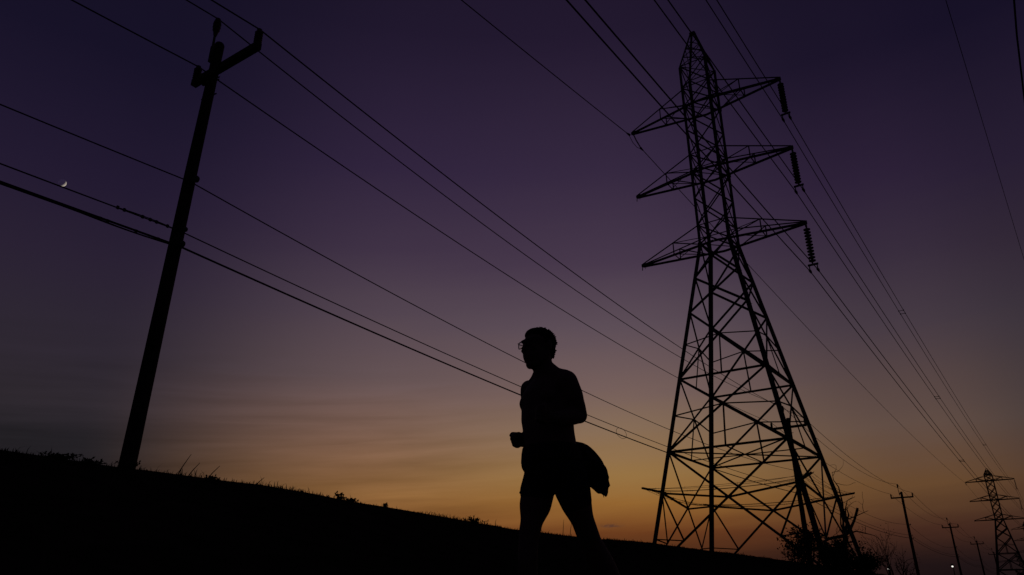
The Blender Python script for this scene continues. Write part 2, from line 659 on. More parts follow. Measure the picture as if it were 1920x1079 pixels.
    mb.build('peak_cap', 'steel', root)

    # crossarms
    tips = {}
    for zi in (33.1, 27.5, 21.9):
        zt = zi + 1.42
        for s in (-1, 1):
            tip = Vector((s * arm_half, 0, zi + off + 0.02))
            mb = MB()
            mb.box(tip + Vector((-s * .12, 0, 0.02)), (0.42, 0.16, 0.20))
            arm = mb.build('crossarm', 'steel', root)
            tips[(zi, s)] = tip
            post = {}
            for sy in (-1, 1):
                rootb = Vector((0, sy * WF, zi + off))
                roott = Vector((s * WF, sy * WF, zt + off))
                legb = Vector((s * WF, sy * WF, zi + off))
                tb = tip + Vector((0, sy * 0.05, -0.05))
                tt = tip + Vector((0, sy * 0.05, 0.10))
                bar(rootb, tb, 0.165, (0, 0, 1), 'chord', arm)
                bar(roott, tt, 0.085, (0, 0, 1), 'chord', arm)
                f = 0.44
                pb, pt = legb.lerp(tb, f), roott.lerp(tt, f)
                post[sy] = (pb, pt)
                bar(pb, pt, 0.06, (0, sy, 0), 'brace', arm)
                bar(pt, legb, 0.06, (0, sy, 0), 'brace', arm)
            bar(post[-1][0], post[1][0], 0.06, (0, 0, 1), 'brace', arm)
            bar(post[-1][0] + Vector((0, 0, .02)), Vector((s * WF, WF, zi + off + .02)), 0.06, (0, 0, 1), 'brace', arm)
            bar(post[1][0].lerp(tip, .1), Vector((s * WF * 1.6, -WF * .86, zi + off - .01)), 0.05, (0, 0, 1), 'brace', arm)
            bar(post[-1][1], Vector((s * WF, WF, zt + off)), 0.05, (0, 0, 1), 'brace', arm)
    # insulator strings under the three right-hand tips
    dm = MB()
    dm.lathe([(0.03, 0.11), (0.07, 0.10), (0.09, 0.055), (0.215, 0.02), (0.205, -0.01), (0.08, -0.015), (0.03, -0.10)], sides=14)
    disc_mesh = dm.mesh('disc', 'porcelain', True)
    for zi in (33.1, 27.5, 21.9):
        t = tips[(zi, 1)]
        mb = MB()
        mb.tube([t + Vector((0, 0, -.08)), t + Vector((0, 0, -2.86))], 0.035, 6)
        mb.box(t + Vector((0, 0, -.2)), (0.10, 0.16, 0.26))
        mb.box(t + Vector((0, 0, -2.9)), (0.62, 0.05, 0.13))
        st = mb.build('insulator_string', 'steel', root)
        for k in range(11):
            d = bpy.data.objects.new('disc', disc_mesh)
            COL.objects.link(d)
            d.parent = st
            d.location = t + Vector((0, 0, -0.50 - k * 0.215))
        for sx in (-.23, .23):
            cm = MB()
            q = t + Vector((sx, 0, -3.3))
            cm.tube([q + Vector((0, 0, .40)), q + Vector((0, 0, .05))], 0.035, 6)
            cm.tube([q + Vector((0, -.30, -.03)), q + Vector((0, -.12, .01)), q + Vector((0, 0.0, .02)), q + Vector((0, .12, .01)), q + Vector((0, .30, -.03))],
                    [.03, .075, .085, .075, .03], 8)
            cm.build('clamp', 'steel', st)
    # short idle fittings under the left-hand tips
    for zi in (27.5, 21.9):
        t = tips[(zi, -1)]
        mb = MB()
        mb.tube([t + Vector((-.05, 0, -.08)), t + Vector((-.08, 0, -.34))], 0.03, 5)
        mb.tube([t + Vector((.10, 0, -.08)), t + Vector((.16, .0, -.26)), t + Vector((.24, 0, -.10))], 0.015, 5)
        mb.build('shackle', 'steel', root)
    t = tips[(33.1, -1)]
    mb = MB()
    mb.tube([t + Vector((.05, 0, -.05)), t + Vector((.03, .5, -.32)), t + Vector((.0, 1.25, -.52))], 0.045, 6)
    mb.tube([t + Vector((-.05, -.95, -.46)), t + Vector((-.02, -.5, -.40))], [.05, .09], 6)
    mb.tube([t + Vector((0, 1.3, -.58)), t + Vector((0, 1.75, -.56))], [.09, .05], 6)
    mb.tube([t + Vector((-.05, -.6, -.42)), t + Vector((-.08, .1, -.72)), t + Vector((-.06, .8, -.80)), t + Vector((0, 1.4, -.60))], 0.022, 6)
    mb.build('jumper', 'wire', root)
    # outrigger brackets with strands of barbed wire, keeping climbers off
    zc = 5.75
    ends = {}
    for c in (NL, FL, FR, NR):
        a_ = P(c, zc)
        e = a_ + Vector((c[0] * 0.85, c[1] * 0.85, 0.25))
        ends[c] = (a_, e)
        bar(a_ - Vector((c[0] * .15, c[1] * .15, 0)), e, 0.14, (0, 0, 1), 'bracket')
    rnd = random.Random(3)
    for k in range(5):
        f = 0.15 + 0.2 * k
        mb = MB()
        loop = []
        for c0, c1 in ((NL, FL), (FL, FR), (FR, NR), (NR, NL)):
            p0, p1 = ends[c0][0].lerp(ends[c0][1], f), ends[c1][0].lerp(ends[c1][1], f)
            sag = rnd.uniform(0.10, 0.34)
            for i in range(12):
                u = i / 12
                q = p0.lerp(p1, u)
                q.z -= sag * 4 * u * (1 - u)
                loop.append(q)
                if i % 2 == 1:
                    mb.tube([q + Vector((rnd.uniform(-.05, .05), rnd.uniform(-.05, .05), -.06)), q + Vector((rnd.uniform(-.05, .05), rnd.uniform(-.05, .05), .06))], 0.006, 3)
        mb.tube(loop + [loop[0]], 0.010, 4)
        mb.build('barbed_wire', 'wire', root)
    # step bolts up the near right leg
    mb = MB()
    z = 3.6
    k = 0
    while z < 21.5:
        q = P(NR, z)
        d = Vector((1, 0, 0)) if k % 2 else Vector((0, -1, 0))
        mb.tube([q, q + d * 0.22], 0.014, 4)
        z += 0.42
        k += 1
    tag(mb.build('step_bolts', 'steel', root), kind='stuff')
    return root


T1 = (-13.79, 44.04)
T2 = (-11.64, 267.4)
T3 = (-10.2, 478.0)
tower('lattice_tower', T1[0], T1[1], 1.40, 5.58, 'large steel lattice tower standing behind the man, nearest of the towers')
tower('lattice_tower', T2[0], T2[1], 1.40, 6.3, 'small distant lattice tower near the right edge, wholly in view', dz=0.4, apex=36.6, heavy=1.7)
tower('lattice_tower', T3[0], T3[1], 1.40, 6.3, 'farthest lattice tower, cut off by the right edge of the photo', dz=1.6, apex=36.6, heavy=1.7)


# ------------------------------------------------------------------ wires
def span(p0, p1, sag, n=48):
    p0, p1 = Vector(p0), Vector(p1)
    out = []
    for i in range(n + 1):
        u = i / n
        q = p0.lerp(p1, u)
        q.z -= sag * 4 * u * (1 - u)
        out.append(q)
    return out


def wire(name, label, pts, sags, rad, cat='wire', group=None, mat='wire'):
    line = []
    for (a_, b_), s in zip(zip(pts, pts[1:]), sags):
        sp = span(a_, b_, s)
        line += sp if not line else sp[1:]
    mb = MB()
    mb.tube(line, rad, 6)
    o = mb.build(name, mat)
    tag(o, label, cat, group)
    return line


def bundle_pt(T, dz, half, zi, sx):
    return (T[0] + half + sx, T[1], zi + dz + 0.02 - 3.3)


LBL = {33.1: ('upper', 'uppermost'), 27.5: ('middle', 'middle'), 21.9: ('lower', 'lowest')}
lines = {}
for zi in (33.1, 27.5, 21.9):
    for sx, sd in ((-.23, 'left'), (.23, 'right')):
        p1, p2, p3 = bundle_pt(T1, 0, 5.58, zi, sx), bundle_pt(T2, .4, 6.3, zi, sx), bundle_pt(T3, 1.6, 6.3, zi, sx)
        p0 = (p1[0] - 0.1, p1[1] - 223.0, p1[2] - 0.4)
        lines[(zi, sx)] = wire('conductor', '%s wire of the pair hung from the %s right crossarm of the nearest tower' % (sd, LBL[zi][1]),
                               [p0, p1, p2, p3], [3.5, 2.35, 2.3], 0.028, 'power line', 'conductors of the lattice tower line')
z_tip = 33.12
wire('ground_wire', 'single wire fixed to the top left crossarm tip of the nearest tower',
     [(T1[0] - 5.0, T1[1] - 64, z_tip - 9.6), (T1[0] - 5.63, T1[1] - .9, z_tip - .45)], [0.35], 0.03, 'power line', 'ground wire spans')
wire('ground_wire', 'single wire running from the top left arm of the nearest tower to the distant one',
     [(T1[0] - 5.58, T1[1] + 1.7, z_tip - .56), (T2[0] - 6.3, T2[1] - 1, z_tip + .1), (T3[0] - 6.3, T3[1] - 1, z_tip + 1)], [1.95, 1.9], 0.03, 'power line', 'ground wire spans')


def at_y(line, y):
    for a_, b_ in zip(line, line[1:]):
        if (a_.y - y) * (b_.y - y) <= 0:
            return a_.lerp(b_, (y - a_.y) / (b_.y - a_.y))


for zi, y, lab in ((33.1, 84.0, 'wire spacer on the uppermost pair, first one beyond the tower'), (27.5, 100.0, 'wire spacer on the middle pair of wires'),
                   (21.9, 112.0, 'wire spacer on the lowest pair of wires'), (33.1, 168.0, 'wire spacer on the uppermost pair, close to the distant tower')):
    a_, b_ = at_y(lines[(zi, -.23)], y), at_y(lines[(zi, .23)], y)
    root = empty('wire_spacer', (a_ + b_) / 2)
    tag(root, lab, 'spacer', 'spacers between paired wires')
    c = (a_ + b_) / 2
    mb = MB()
    for dy in (-.55, .55):
        mb.tube([a_ - c + Vector((0, dy, 0)), b_ - c + Vector((0, dy, 0))], 0.028, 5)
    mb.build('bar', 'steel', root)
    mb = MB()
    for q in (a_ - c, b_ - c):
        for dy in (-.55, .55):
            mb.box(q + Vector((0, dy, 0)), (.10, .16, .10))
    mb.build('clip', 'steel', root)


# ------------------------------------------------------------------ wooden poles
def wooden_pole(x, y, zb, label, ztop=9.04, arm=( -.92, .92), arm_z=8.50, lean=0.0, pin_x=-.2, tilt=0.0, girth=1.18):
    root = empty('utility_pole', (x, y, zb))
    tag(root, label, 'utility pole', 'wooden poles in a row')
    H = ztop - zb

    def ax(z):          # the axis leans a little
        return lean * (1 - z / H)
    mb = MB()
    rings = []
    rnd = random.Random(5)
    for i in range(15):
        f = i / 14
        z = -0.5 + (H + 0.5) * f
        r = girth * (0.118 + (0.083 - 0.118) * f)
        rings.append([Vector((ax(z) + .012 * math.sin(f * 5.2 + 1) + r * (1 + rnd.uniform(-.05, .05)) * math.cos(2 * math.pi * j / 18), r * math.sin(2 * math.pi * j / 18), z)) for j in range(18)])
    top = rings[-1]
    c = sum(top, Vector()) / 18
    rings.append([c + (p - c) * 0.8 + Vector((0, 0, 0.035)) for p in top])
    mb.ring_loft(rings)
    mb.build('shaft', 'wood', root, True)
    za = arm_z - zb
    cx = ax(za)
    ca = MB()
    xl, xr = arm
    ca.ring_loft([[Vector((x_, -.16 + dy, za + dz_ + dv)) for dy, dv in ((-.05, -.06), (.05, -.06), (.05, .06), (-.05, .06))] for x_, dz_ in ((xl, 0), (xr, tilt))])
    arm_o = ca.build('crossarm', 'wood', root)
    bo = MB()
    for dz in (-.30, .05, .0):
        bo.tube([(cx - .16, -.03, za + dz), (cx + .17, .03, za + dz + .02)], 0.012, 5)
    bo.box((cx, -.105, za), (.14, .03, .2))
    tag(bo.build('bolts', 'steel', root), kind='stuff')

    def post_insulator(bx, bz, h, r, nm='insulator'):
        mb = MB()
        prof = [(0.03, 0), (0.05, .01)]
        n = 5
        for k in range(n):
            z0 = .02 + (h - .06) * k / n
            prof += [(r * .78, z0), (r, z0 + .012), (r * .72, z0 + (h - .06) / n * .8)]
        prof += [(r * .6, h - .03), (r * .62, h), (.02, h + .005)]
        mb.lathe(prof, (bx, -.16, bz), 14)
        return mb.build(nm, 'porcelain', root, False)
    post_insulator(xl + .05, za + .055, .29, .066)
    post_insulator(xr - .05, za + .055 + tilt, .29, .066)
    # pole-top pin: bracket, thin rod, bell
    px = pin_x + lean * 0.0
    mb = MB()
    mb.box((px * .72, 0, H - .12), (abs(px) * .5 + .02, .06, .10))
    mb.box((px * .92, 0, H - .10), (.05, .07, .34))
    mb.tube([(px * .95, 0, H - .12), (px, 0, H + .12), (px - .01, 0, H + .36)], [.026, .022, .02], 6)
    mb.build('pin', 'steel', root)
    mb = MB()
    mb.lathe([(.025, .32), (.035, .36), (.045, .42), (.062, .45), (.060, .50), (.070, .51), (.066, .57), (.072, .58), (.064, .64), (.05, .69), (.045, .715), (.02, .72)], (px, 0, H), 12)
    mb.build('insulator', 'porcelain', root)
    # fittings for the neutral and the two cables
    for z, r in ((6.27, .05), (5.37, .035), (5.12, .045)):
        mb = MB()
        zz = z - zb
        mb.tube([(ax(zz), 0, zz), (ax(zz) + .20, 0, zz)], .018, 5)
        mb.sphere((ax(zz) + .20, .0, zz), (r, r, r * 1.2), 8, 6)
        mb.build('cable_clamp', 'steel', root)
    return root


PX, PY, SP = -10.16, 5.43, 34.96
pole_lab = ['large wooden utility pole at the left, closest to the camera', 'wooden pole seen through the legs of the nearest lattice tower',
            'wooden pole with a wide T top right of the bare tree', 'wooden pole between two street lights left of the distant tower',
            'smaller wooden pole just left of the distant lattice tower', 'farthest wooden pole, half hidden by the leg of the distant tower']
poles = []
for k in range(6):
    y = PY + SP * k
    if k == 0:
        poles.append(wooden_pole(PX + .11, y, 1.40, pole_lab[k], arm=(-.30, 1.47), arm_z=8.24, lean=-0.29, pin_x=-.22, tilt=-.06, girth=1.0))
    else:
        poles.append(wooden_pole(PX, y, 1.40, pole_lab[k], arm_z=8.56))


def pole_pts(f0, f):
    """attachment points from one span behind the camera to the last pole"""
    pts = [Vector(f) + Vector((PX, PY - SP, 0)), Vector(f0) + Vector((PX, PY, 0))]
    for k in range(1, 6):
        pts.append(Vector(f) + Vector((PX, PY + SP * k, 0)))
    return pts


gp = 'wires along the wooden poles'
wire('overhead_wire', 'wire on the left crossarm end of the nearest wooden pole', pole_pts((-.14, -.16, 8.58), (-.87, -.16, 8.92)), [.75] + [.62] * 5, 0.0125, 'power line', gp)
wire('overhead_wire', 'wire on the tall pin at the top of the nearest wooden pole', pole_pts((-.11, 0, 9.76), (-.2, 0, 9.76)), [.75] + [.98] * 5, 0.0125, 'power line', gp)
wire('overhead_wire', 'wire on the right crossarm end of the nearest wooden pole', pole_pts((1.54, -.16, 8.52), (.87, -.16, 8.92)), [.75] + [.70] * 5, 0.0125, 'power line', gp)
wire('overhead_wire', 'thin wire meeting the wooden pole halfway up, above the moon', pole_pts((.05, 0, 6.27), (.05, 0, 6.3)), [.65] + [.73] * 5, 0.0115, 'power line', gp)
c1 = wire('telephone_wire', 'thin wire passing right below the moon', pole_pts((.05, 0, 5.37), (.05, 0, 5.38)), [.37] + [.46] * 5, 0.0115, 'cable', gp, 'rubber')
c2 = wire('telephone_cable', 'thick lowest cable on the wooden poles, below the moon', pole_pts((.05, 0, 5.12), (.05, 0, 5.13)), [.35] + [.42] * 5, 0.018, 'cable', gp, 'rubber')

# wrapped ends of the two cables where they reach the nearest pole from the left
for ln, y0, n, lab, nm, drop, knots in ((c1, 4.38, 10, 'clamped second strand along the upper cable left of the pole', 'wire_grip', .022, (4.42, 4.52, 4.80, 4.92, 5.02, 5.2)),
                                        (c2, 2.0, 14, 'heavy sheath lashed under the lowest cable left of the pole', 'cable_sheath', -.030, (4.22, 4.33, 4.75, 5.1))):
    root = empty(nm, at_y(ln, 4.8))
    tag(root, lab, 'cable fitting')
    o_ = at_y(ln, 4.8)
    pts = []
    for i in range(n + 1):
        f = i / n
        q = at_y(ln, y0 + (5.36 - y0) * f)
        q = q - o_ + Vector((0, 0, drop * math.sin(math.pi * min(1, f * 1.02)) ** .7 if drop > 0 else -.018 - .022 * math.sin(math.pi * max(0, f - .55) / .45 if f > .55 else 0)))
        pts.append(q)
    mb = MB()
    mb.tube(pts, .008 if drop > 0 else [.026 - .013 * min(1, i / n * 1.3) for i in range(n + 1)], 6)
    mb.build('strand', 'rubber', root)
    for ky in knots:
        kb = MB()
        q = at_y(ln, ky) - o_
        kb.box(q + Vector((0, 0, drop * .3)), (.022, .035, .05))
        kb.build('clip', 'steel', root)

# slack loop of cable right of the man
lp = MB()
cq = at_y(c1, 20.4)
ring_pts = []
for i in range(21):
    a_ = 2.1 + 2 * math.pi * i / 20 * 0.93
    ring_pts.append(Vector((0, .34 * math.cos(a_) - 0.05, .155 * math.sin(a_) - .14)))
lp.tube(ring_pts, .006, 5)
ring = lp.build('cable_loop', 'rubber')
ring.location = cq
tag(ring, 'small slack loop of cable hanging on the lines right of the man', 'cable loop')

# two wires passing high at the upper right corner
wire('overhead_wire', 'thick short stretch of wire in the upper right corner', [(1.45, -14, 9.3), (1.5, 13.4, 9.15), (1.6, 60, 9.4)], [.4, .8], 0.016, 'power line')
wire('overhead_wire', 'very thin faint wire curving down the right edge of the sky', [(-.6, -20, 25.3), (1.58, 31.9, 25.0), (5.2, 110, 25.2)], [.5, .35], 0.017, 'power line')


# ------------------------------------------------------------------ trees and bushes
def grow(mb, p, d, L, r, depth, rnd, tips_, bend=0.35, kids=(2, 4), spread=0.6, up=0.15, minr=0.004):
    pts = [p.copy()]
    q = p.copy()
    n = 5
    for i in range(n):
        d = (d + Vector((rnd.gauss(0, bend), rnd.gauss(0, bend), rnd.gauss(up, bend))) * 0.35).normalized()
        q = q + d * (L / n)
        pts.append(q.copy())
    mb.tube(pts, [max(minr, r * (1 - 0.55 * i / n)) for i in range(n + 1)], 5 if depth > 1 else 4)
    tips_ += pts[2:]
    if depth <= 0:
        return
    for _ in range(rnd.randint(*kids)):
        k = rnd.randint(2, n)
        nd = (d + Vector((rnd.gauss(0, spread), rnd.gauss(0, spread), rnd.gauss(up, spread * .7)))).normalized()
        grow(mb, pts[k], nd, L * rnd.uniform(.5, .75), r * .5, depth - 1, rnd, tips_, bend, kids, spread, up, minr)


def bush(name, x, y, label, h, w, seed, leaves=900, leaf=0.07, twig=0.5, cat='bush', group='bushes at the foot of the nearest tower', stems=7, zb=None):
    rnd = random.Random(seed)
    zb = (ground_z(x, y) if zb is None else zb) - 0.1
    root = empty(name, (x, y, zb))
    tag(root, label, cat, group)
    st, lf = MB(), MB()
    tp = []
    for i in range(stems):
        a_ = rnd.uniform(0, 6.283)
        d = Vector((math.cos(a_) * w / h * .8, math.sin(a_) * w / h * .8, 1)).normalized()
        grow(st, Vector((math.cos(a_) * .12, math.sin(a_) * .12, 0)), d, h * rnd.uniform(.4, .62), .03, 2, rnd, tp, .5, (2, 4), .6, .2, .006)
    st.build('stems', 'bark', root)
    for _ in range(leaves):
        p = rnd.choice(tp) + Vector((rnd.gauss(0, .11), rnd.gauss(0, .11), rnd.gauss(0, .11)))
        if p.z < 0.05:
            continue
        d = Vector((rnd.gauss(0, 1), rnd.gauss(0, 1), rnd.gauss(0, 1))).normalized()
        s_ = d.orthogonal().normalized()
        L = leaf * rnd.uniform(.6, 1.5)
        lf.add([p, p + d * L * .5 + s_ * L * .32, p + d * L, p + d * L * .5 - s_ * L * .32], [(0, 1, 2, 3)])
    tag(lf.build('foliage', 'leaf', root), kind='stuff')
    return root


bush('bush', -8.5, 33.8, 'tall leafy bush in front of the near right leg of the lattice tower', 1.8, .55, 21, 1300, .10)
bush('bush', -8.2, 36.4, 'dense dark bush right of the tall leafy one, between the tower legs', 1.3, 1.3, 22, 2400, .11)
bush('bush', -8.4, 38.9, 'rounded bush under the right side of the nearest tower', 1.7, .8, 23, 1500, .10)
bush('bush', -8.75, 33.0, 'low thin bush at the left end of the clump by the tower', .75, .9, 24, 500, .08)
bush('bush', -8.3, 42.4, 'low dark bush left of the foot of the far right tower leg', 1.2, 1.2, 25, 1900, .11)
bush('bush', -8.75, 46.8, 'low bush right beside the foot of the far right tower leg', .8, .9, 26, 900, .10)
bush('bush', -8.4, 51.5, 'twiggy thin sapling right of the bare broken tree', 2.9, .8, 27, 160, .07, stems=6)
bush('bush', -8.0, 53.0, 'second twiggy sapling, lower and farthest right in the clump by the tower', 2.0, .8, 28, 140, .07, stems=6)
bush('bush', -9.6, 248.0, 'dark tree-like bush at the foot of the distant tower', 9.0, 6.0, 31, 2600, .5, group='bushes near the distant tower', stems=9)
bush('bush', -3.0, 255.0, 'dark bush right of the distant tower at the photo edge', 8.0, 6.0, 32, 2600, .5, group='bushes near the distant tower', stems=9)

# the bare broken tree at the right tower leg
rnd = random.Random(44)
tx, ty = -10.6, 50.0
tz = ground_z(tx, ty) - .1
tree = empty('bare_tree', (tx, ty, tz))
tag(tree, 'bare broken tree with snapped limbs beside the right tower leg', 'tree')
tr = MB()
tr.tube([(0, 0, 0), (.05, 0, .8), (.16, 0, 1.6), (.35, 0, 2.45)], [.20, .17, .15, .14], 10)
tr.build('trunk', 'bark', tree)
K = Vector((.35, 0, 2.45))


def from_fork(*offs):
    return [K + Vector((x_, .06 * i_, z_)) for i_, (x_, z_) in enumerate(offs)]


limb_specs = [  # snapped stout limbs and long thin ones
    (from_fork((0, 0), (.35, .32), (.62, .78), (.92, 1.48)), [.10, .085, .075, .07], False),
    (from_fork((0, -.05), (.25, .05), (.62, .14), (1.1, .0), (1.58, -.15)), [.07, .05, .04, .03, .012], True),
    (from_fork((0, 0), (.15, .60), (.36, 1.12), (.30, 1.42), (.05, 1.48)), [.09, .06, .045, .035, .03], False),
    (from_fork((-.1, .1), (.02, .9), (.12, 1.8), (.04, 2.8), (-.2, 3.25), (-.22, 3.75)), [.08, .06, .05, .035, .025, .012], True),
    (from_fork((.15, .55), (.25, 1.5), (.42, 1.95), (.9, 2.15)), [.05, .035, .025, .012], True),
    (from_fork((.32, .85), (.8, 1.02), (1.5, 1.28)), [.035, .028, .012], True),
    (from_fork((0, -.1), (-.3, -.12), (-.85, -.18), (-1.4, -.35)), [.13, .10, .085, .05], True),
    (from_fork((-.05, .1), (-.18, .55), (-.10, 1.25)), [.05, .045, .035], False),
]
for pts, rr, tw in limb_specs:
    mb = MB()
    mb.tube(pts, rr, 8)
    lb = mb.build('limb', 'bark', tree)
    if tw:
        tb = MB()
        tmp = []
        for k in range(1, len(pts)):
            for _ in range(1 + k % 2):
                q = pts[k - 1].lerp(pts[k], rnd.random())
                d = Vector((rnd.gauss(0.15, .8), rnd.gauss(0, .5), rnd.gauss(.5, .5))).normalized()
                grow(tb, q, d, rnd.uniform(.35, .9), .018, 1, rnd, tmp, .7, (1, 2), .6, .1, .009)
        tag(tb.build('twigs', 'bark', lb), kind='stuff')


# ------------------------------------------------------------------ street lights far down the road
def street_light(x, y, z, label, r):
    zb = ground_z(x, y)
    root = empty('street_light', (x, y, zb))
    tag(root, label, 'street light', 'lit street lights in the distance')
    h = z - zb
    mb = MB()
    mb.tube([(0, .9, -.3), (0, .9, h - .3), (0, .75, h + .25), (0, .3, h + .42)], [.10, .08, .06, .05], 8)
    mb.build('pole', 'steel', root)
    mb = MB()
    mb.sphere((0, .05, h + .28), (.26, .42, .16), 10, 6)
    mb.build('lamp_head', 'steel', root)
    mb = MB()
    mb.sphere((0, 0, h), (r, r, r * .8), 12, 8)
    mb.build('lamp', 'lamp', root, True)


street_light(-25.98, 157.8, 5.61, 'lit street light at the bottom edge right of the bushes', .14)
street_light(-15.73, 159.1, 5.80, 'brighter lit street light beside the second distant wooden pole', .16)

# ------------------------------------------------------------------ the moon, lit by the sun from below the horizon
md = Vector((-3373.12, 1211.73, 1788.0)).normalized()
mm = MB()
mm.sphere((0, 0, 0), 20.5, 64, 40)
moon = mm.build('moon', 'moon', smooth=True)
moon.location = md * 5000
tag(moon, 'thin crescent moon just above the wire left of the pole', 'moon')


# ------------------------------------------------------------------ the man
MAN_R = 3.87                                   # metres in front of the camera
MAN = Vector((-math.sin(YAW) * MAN_R, math.cos(YAW) * MAN_R, -0.33))
man = empty('person', MAN, YAW)                # local x runs to the right of the view, y away, z up
tag(man, 'man in glasses and shorts striding across the bank, a garment tied at his waist', 'person')


def Q(s, h, t):
    """a point seen at offset s and height h, lying t metres nearer (-) or farther (+) than the man's middle"""
    k = (MAN_R + t) / MAN_R
    return Vector((s * k, t, (h - 0.33) * k + 0.33))


F = Vector((-0.8, -0.6, 0))                    # the way he faces
LS = Vector((0.6, -0.8, 0))                    # his left


def oriented(mb, c, rl, rf, rz, up=None):
    """ellipsoid with half sizes along his left, his front and up"""
    R = Matrix((LS, F, Vector((0, 0, 1)))).transposed()
    if up is not None:
        R = up @ R
    mb.sphere(c, (rl, rf, rz), 20, 14, R)


def torso_loft(mb, secs):
    rings = []
    for c, a_, b_ in secs:
        rings.append([c + LS * a_ * math.cos(2 * math.pi * j / 28) + F * b_ * math.sin(2 * math.pi * j / 28) for j in range(28)])
    mb.ring_loft(rings)


def limb(mb, pts, rads, n=6):
    """smooth tapered limb with round ends"""
    pts = [Vector(p) for p in pts]
    P_, R_ = [], []
    for i in range(len(pts) - 1):
        p0, p1, p2, p3 = pts[max(0, i - 1)], pts[i], pts[i + 1], pts[min(len(pts) - 1, i + 2)]
        for k in range(n):
            u = k / n
            P_.append(0.5 * ((2 * p1) + (p2 - p0) * u + (2 * p0 - 5 * p1 + 4 * p2 - p3) * u * u + (3 * p1 - p0 - 3 * p2 + p3) * u ** 3))
            R_.append(rads[i] + (rads[i + 1] - rads[i]) * (3 * u * u - 2 * u ** 3))
    P_.append(pts[-1])
    R_.append(rads[-1])
    mb.tube(P_, R_, 16)
    mb.sphere(pts[0], rads[0] * .99, 14, 10)
    mb.sphere(pts[-1], rads[-1] * .99, 14, 10)


def remeshed(mb, name, mat, voxel, smooth_it, parent):
    me = mb.mesh(name + '_raw', mat)
    o = bpy.data.objects.new(name, me)
    COL.objects.link(o)
    md_ = o.modifiers.new('r', 'REMESH')
    md_.mode = 'VOXEL'
    md_.voxel_size = voxel
    if smooth_it:
        sm = o.modifiers.new('s', 'SMOOTH')
        sm.factor = 0.5
        sm.iterations = smooth_it
    dg = bpy.context.evaluated_depsgraph_get()
    new = bpy.data.meshes.new_from_object(o.evaluated_get(dg), preserve_all_data_layers=False, depsgraph=dg)
    o.modifiers.clear()
    o.data = new
    new.name = name
    new.materials.clear()
    new.materials.append(MAT[mat])
    new.polygons.foreach_set('use_smooth', [True] * len(new.polygons))
    bpy.data.meshes.remove(me)
    o.parent = parent
    return o


body = MB()
torso_loft(body, [
    (Q(.212, .850, 0), .09, .075), (Q(.214, .89, 0), .150, .115), (Q(.214, .95, 0), .168, .130), (Q(.208, 1.02, 0), .160, .130), (Q(.200, 1.08, 0), .150, .128),
    (Q(.192, 1.15, 0), .150, .124), (Q(.184, 1.23, 0), .158, .124), (Q(.183, 1.30, 0), .162, .115), (Q(.182, 1.37, 0), .158, .108), (Q(.186, 1.42, 0), .135, .085), (Q(.186, 1.455, 0), .08, .06)])
# chest muscles, shoulder blades, trapezius and neck
for s in (-1, 1):
    oriented(body, Q(.186, 1.325, 0) + LS * s * .075 + F * .060, .070, .045, .055)
    limb(body, [Q(.175, 1.525, 0), Q(.186, 1.455, 0) + LS * s * .075, Q(.190, 1.425, 0) + LS * s * .150], [.045, .045, .042])
limb(body, [Q(.186, 1.43, .01), Q(.172, 1.49, 0), Q(.160, 1.57, -.0)], [.066, .057, .056])
# head: skull, face, jaw, nose, brow, lips, ears
HC = Q(.152, 1.638, 0)
tilt = Matrix.Rotation(math.radians(4), 3, LS)
oriented(body, HC + Vector((0, 0, .010)), .074, .093, .088)
oriented(body, HC + F * .036 + Vector((0, 0, -.053)), .064, .067, .082)
oriented(body, HC + F * .060 + Vector((0, 0, -.116)), .032, .030, .025)
for s in (-1, 1):
    limb(body, [HC + LS * s * .060 + F * .0 + Vector((0, 0, -.06)), HC + LS * s * .045 + F * .035 + Vector((0, 0, -.105)), HC + F * .062 + Vector((0, 0, -.122))], [.022, .02, .018], 4)
    oriented(body, HC + LS * s * .042 + F * .075 + Vector((0, 0, -.030)), .022, .016, .016)          # cheek bone
    oriented(body, HC + LS * s * .032 + F * .088 + Vector((0, 0, .020)), .026, .010, .009)           # brow
    oriented(body, HC + LS * s * .032 + F * .078 + Vector((0, 0, .001)), .014, .013, .011)           # eye
    oriented(body, HC + LS * s * .076 + F * -.008 + Vector((0, 0, -.012)), .010, .018, .031)         # ear
limb(body, [HC + F * .090 + Vector((0, 0, .012)), HC + F * .104 + Vector((0, 0, -.018)), HC + F * .112 + Vector((0, 0, -.036))], [.009, .010, .014], 4)
oriented(body, HC + F * .090 + Vector((0, 0, -.074)), .022, .012, .006)
oriented(body, HC + F * .087 + Vector((0, 0, -.086)), .019, .012, .007)
# his left arm (near, elbow drawn back) and right arm (far, hand swung forward)
LE, LW = Q(.357, 1.249, -.08), Q(.205, 1.235, -.25)
limb(body, [Q(.293, 1.435, -.12), Q(.322, 1.375, -.12), Q(.340, 1.310, -.105), LE], [.062, .054, .049, .043])
limb(body, [LE, Q(.315, 1.243, -.13), Q(.26, 1.237, -.20), LW], [.041, .044, .037, .028])
RE, RW = Q(.170, 1.120, .20), Q(.085, 1.108, .10)
limb(body, [Q(.092, 1.395, .14), Q(.100, 1.32, .16), RE], [.050, .050, .042])
limb(body, [RE, Q(.110, 1.128, .15), RW], [.041, .043, .031])


